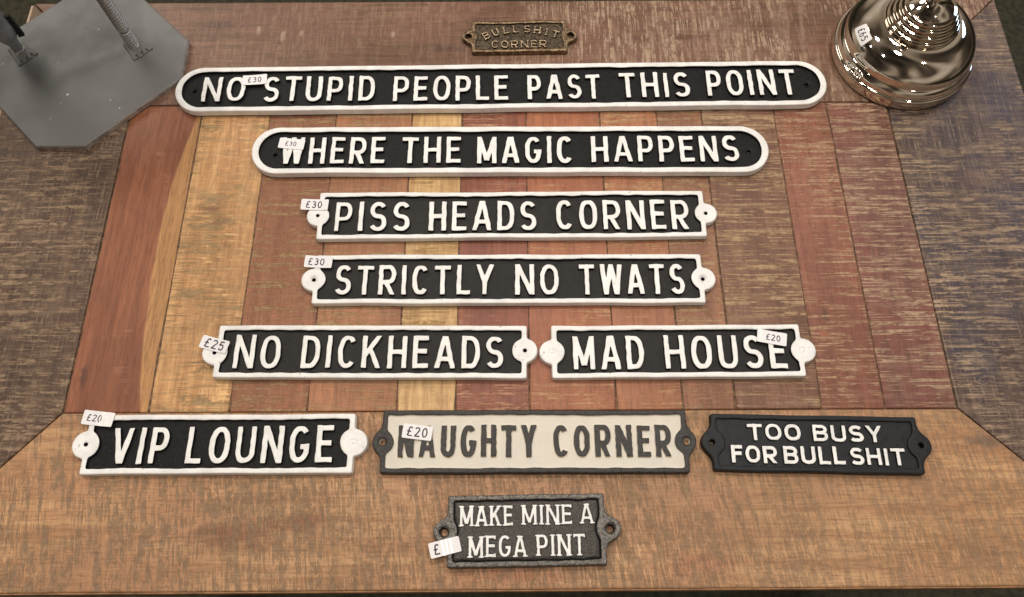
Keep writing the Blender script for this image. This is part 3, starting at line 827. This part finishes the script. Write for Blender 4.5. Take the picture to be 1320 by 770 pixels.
for k in range(32):
    a = 2 * math.pi * k / 32
    rows.append([bm.verts.new(cc + tan * (ru * math.cos(a)) + sl * (rv * math.sin(a)) + nrm * zz) for ru, rv, zz in ((.0085, .0045, -.004), (.0074, .0037, -.0006), (.0062, .0026, .0008), (.0052, .0018, -.0006), (.002, .0006, -.001))])
for k in range(32):
    for j in range(4): bm.faces.new((rows[k][j], rows[(k + 1) % 32][j], rows[(k + 1) % 32][j + 1], rows[k][j + 1]))
bm.faces.new([r_[4] for r_ in rows])
link_mesh('cable_bush', bm_mesh('cable_bush', bm, True), lamp, [M_NICKEL])
# its price label, bent round the dome
arc_l = [0.0]
for (ra, za), (rb, zb) in zip(dome, dome[1:]): arc_l.append(arc_l[-1] + math.hypot(rb - ra, zb - za))
DR = np.array([d[0] for d in dome]); DZ = np.array([d[1] for d in dome]); DA = np.array(arc_l)
def dome_pt(theta, s, h):
    r = np.interp(s, DA, DR); z = np.interp(s, DA, DZ)
    e_ = .002
    dr = np.interp(s + e_, DA, DR) - np.interp(s - e_, DA, DR); dz = np.interp(s + e_, DA, DZ) - np.interp(s - e_, DA, DZ)
    l_ = math.hypot(dr, dz) or 1
    nr, nz = dz / l_, -dr / l_
    r += nr * h; z += nz * h
    return (r * math.cos(theta), r * math.sin(theta), z)
TH0, S0, LROT = R(189), .0185, R(-2)
def lamp_surf(x, y, zz):
    # label x runs anticlockwise round the dome (down the picture), label y runs up the dome
    x, y = x * math.cos(LROT) - y * math.sin(LROT), x * math.sin(LROT) + y * math.cos(LROT)
    s = S0 + y * .001
    p = dome_pt(TH0 + x * .001 / .0505, s, .0005 + zz * .001)
    return (p[0] * 1000, p[1] * 1000, p[2] * 1000)
sticker(lamp, '\u00a365', (0, 0), 0, 12, 0, L=18.5, Wd=10.5, size=5.6, surf=lamp_surf)

# ================================================================== steel figure standing on an octagonal plate
PC = (-.3896, .4731)
fig = thing('metal_sculpture', 'grey steel figure on two legs standing on an octagonal plate, at the back left', 'sculpture', (PC[0], PC[1], 0))
ca45 = math.cos(R(45))
def p_oct(x, y):
    u, v = (x + y) * ca45, (-x + y) * ca45
    a = .080 - .0008; b = .0815 - .0008
    return u, v
bm = bmesh.new()
hu, hv, ct = .0815, .078, .0302
octo = [(hu, -hv + ct), (hu, hv - ct), (hu - ct, hv), (-hu + ct, hv), (-hu, hv - ct), (-hu, -hv + ct), (-hu + ct, -hv), (hu - ct, -hv)]
pts = [((u - v) * ca45, (u + v) * ca45) for u, v in octo]
prism(bm, pts, .0003, .0056, .0011, 0)
bm.normal_update()
for f in bm.faces:
    if f.normal.z < .9: f.material_index = 1
link_mesh('base_plate', bm_mesh('base_plate', bm), fig, [M_STEEL, M_STEELE])
rod_c = (-.3470 - PC[0], .4905 - PC[1]); pipe_c = (-.4510 - PC[0], .4850 - PC[1])
prof = [(.0042, .0055)]
z = .006
while z < .165:
    if .0255 < z < .0285: prof += [(.0043, z), (.0043, z + .0027)]
    else: prof += [(.0036, z), (.0050, z + .0005), (.0056, z + .0014), (.0050, z + .0023), (.0036, z + .0028)]
    z += .0029
bm = bmesh.new(); lathe(bm, prof, 28, (rod_c[0], rod_c[1], 0))
leg1 = link_mesh('leg', bm_mesh('leg', bm, True), fig, [M_ZINC]); leg1['label'] = 'ribbed zinc rod leg'
prof = smooth_prof([(.0050, .0052), (.0046, .012), (.0052, .018), (.0082, .026), (.0098, .034), (.0100, .06), (.0105, .165)], 6)
bm = bmesh.new(); lathe(bm, prof, 36, (pipe_c[0], pipe_c[1], 0))
leg2 = link_mesh('leg', bm_mesh('leg', bm, True), fig, [M_PIPE]); leg2['label'] = 'smooth grey pipe leg'
def foot(c, seed, weld=True):
    fa = R(-45)                                      # toes point to the front right
    cf, sf = math.cos(fa), math.sin(fa)
    wv = waves(seed, 12, .25)
    def sdf(x, y):
        half = 7.5 + 3.2 * np.clip(x / 14, 0, 1)
        d = np.maximum(np.maximum(np.abs(y) - half, x - 14.5), -x - 6)
        d = smax(d, sd_circ(x, y, 4, 0, 15), 2)
        for k in (-1, 0, 1):
            d = np.maximum(d, -sd_box(x - 14.5, y - k * 5.2, 4.2, .65))
        return d + wv(x, y)
    a = Acc()
    a.add(relief(sdf, (-9, -13, 17, 13), .45, lambda d, x, y: 7.2 + 2.6 * np.clip(1 - (x + 4) / 16, 0, 1) - .5 * np.clip(1 + d / .8, 0, 1), 5.0, .2),
          lambda x, y, z_: (c[0] * 1000 + x * cf - y * sf, c[1] * 1000 + x * sf + y * cf, z_))
    f = a.obj('foot', [M_STEEL], fig)
    rg = random.Random(seed)
    bm = bmesh.new()
    bmesh.ops.create_icosphere(bm, subdivisions=3, radius=1.0)
    wn_ = waves(seed + 4, 1.4, .16)
    for v in bm.verts:
        q = v.co.copy(); k = 1 + float(wn_(q.x * 2, q.y * 2 + q.z))
        v.co = Vector((c[0] + .0058 * q.x * k, c[1] + .0058 * q.y * k, .0080 + .0026 * q.z * k))
    link_mesh('weld_bead', bm_mesh('weld_bead', bm, True), f, [M_WELD])
foot(rod_c, 41); foot(pipe_c, 42)
bm = bmesh.new()
bmesh.ops.create_uvsphere(bm, u_segments=48, v_segments=28, radius=1.0)
for v in bm.verts:
    q = v.co; v.co = Vector((-.010 + .105 * q.x, .020 + .075 * q.y, .235 + .075 * q.z * (1 + .2 * q.x)))
link_mesh('unseen_body', bm_mesh('unseen_body', bm, True), fig, [M_PIPE])  # plain shape out of view, added only for the shadow it casts
bm = bmesh.new()
q0 = Vector((pipe_c[0] + .0098, pipe_c[1] + .0045)); e1 = Vector((.9, .44)).normalized(); e2 = Vector((-e1.y, e1.x))
prism(bm, [tuple(q0 + e1 * a_ + e2 * b_) for a_, b_ in ((-.0025, -.002), (.0025, -.002), (.0025, .002), (-.0025, .002))], .022, .046, .0004)
link_mesh('black_strip', bm_mesh('black_strip', bm), leg2, [M_STRIP])  # narrow black upright bar beside the pipe leg
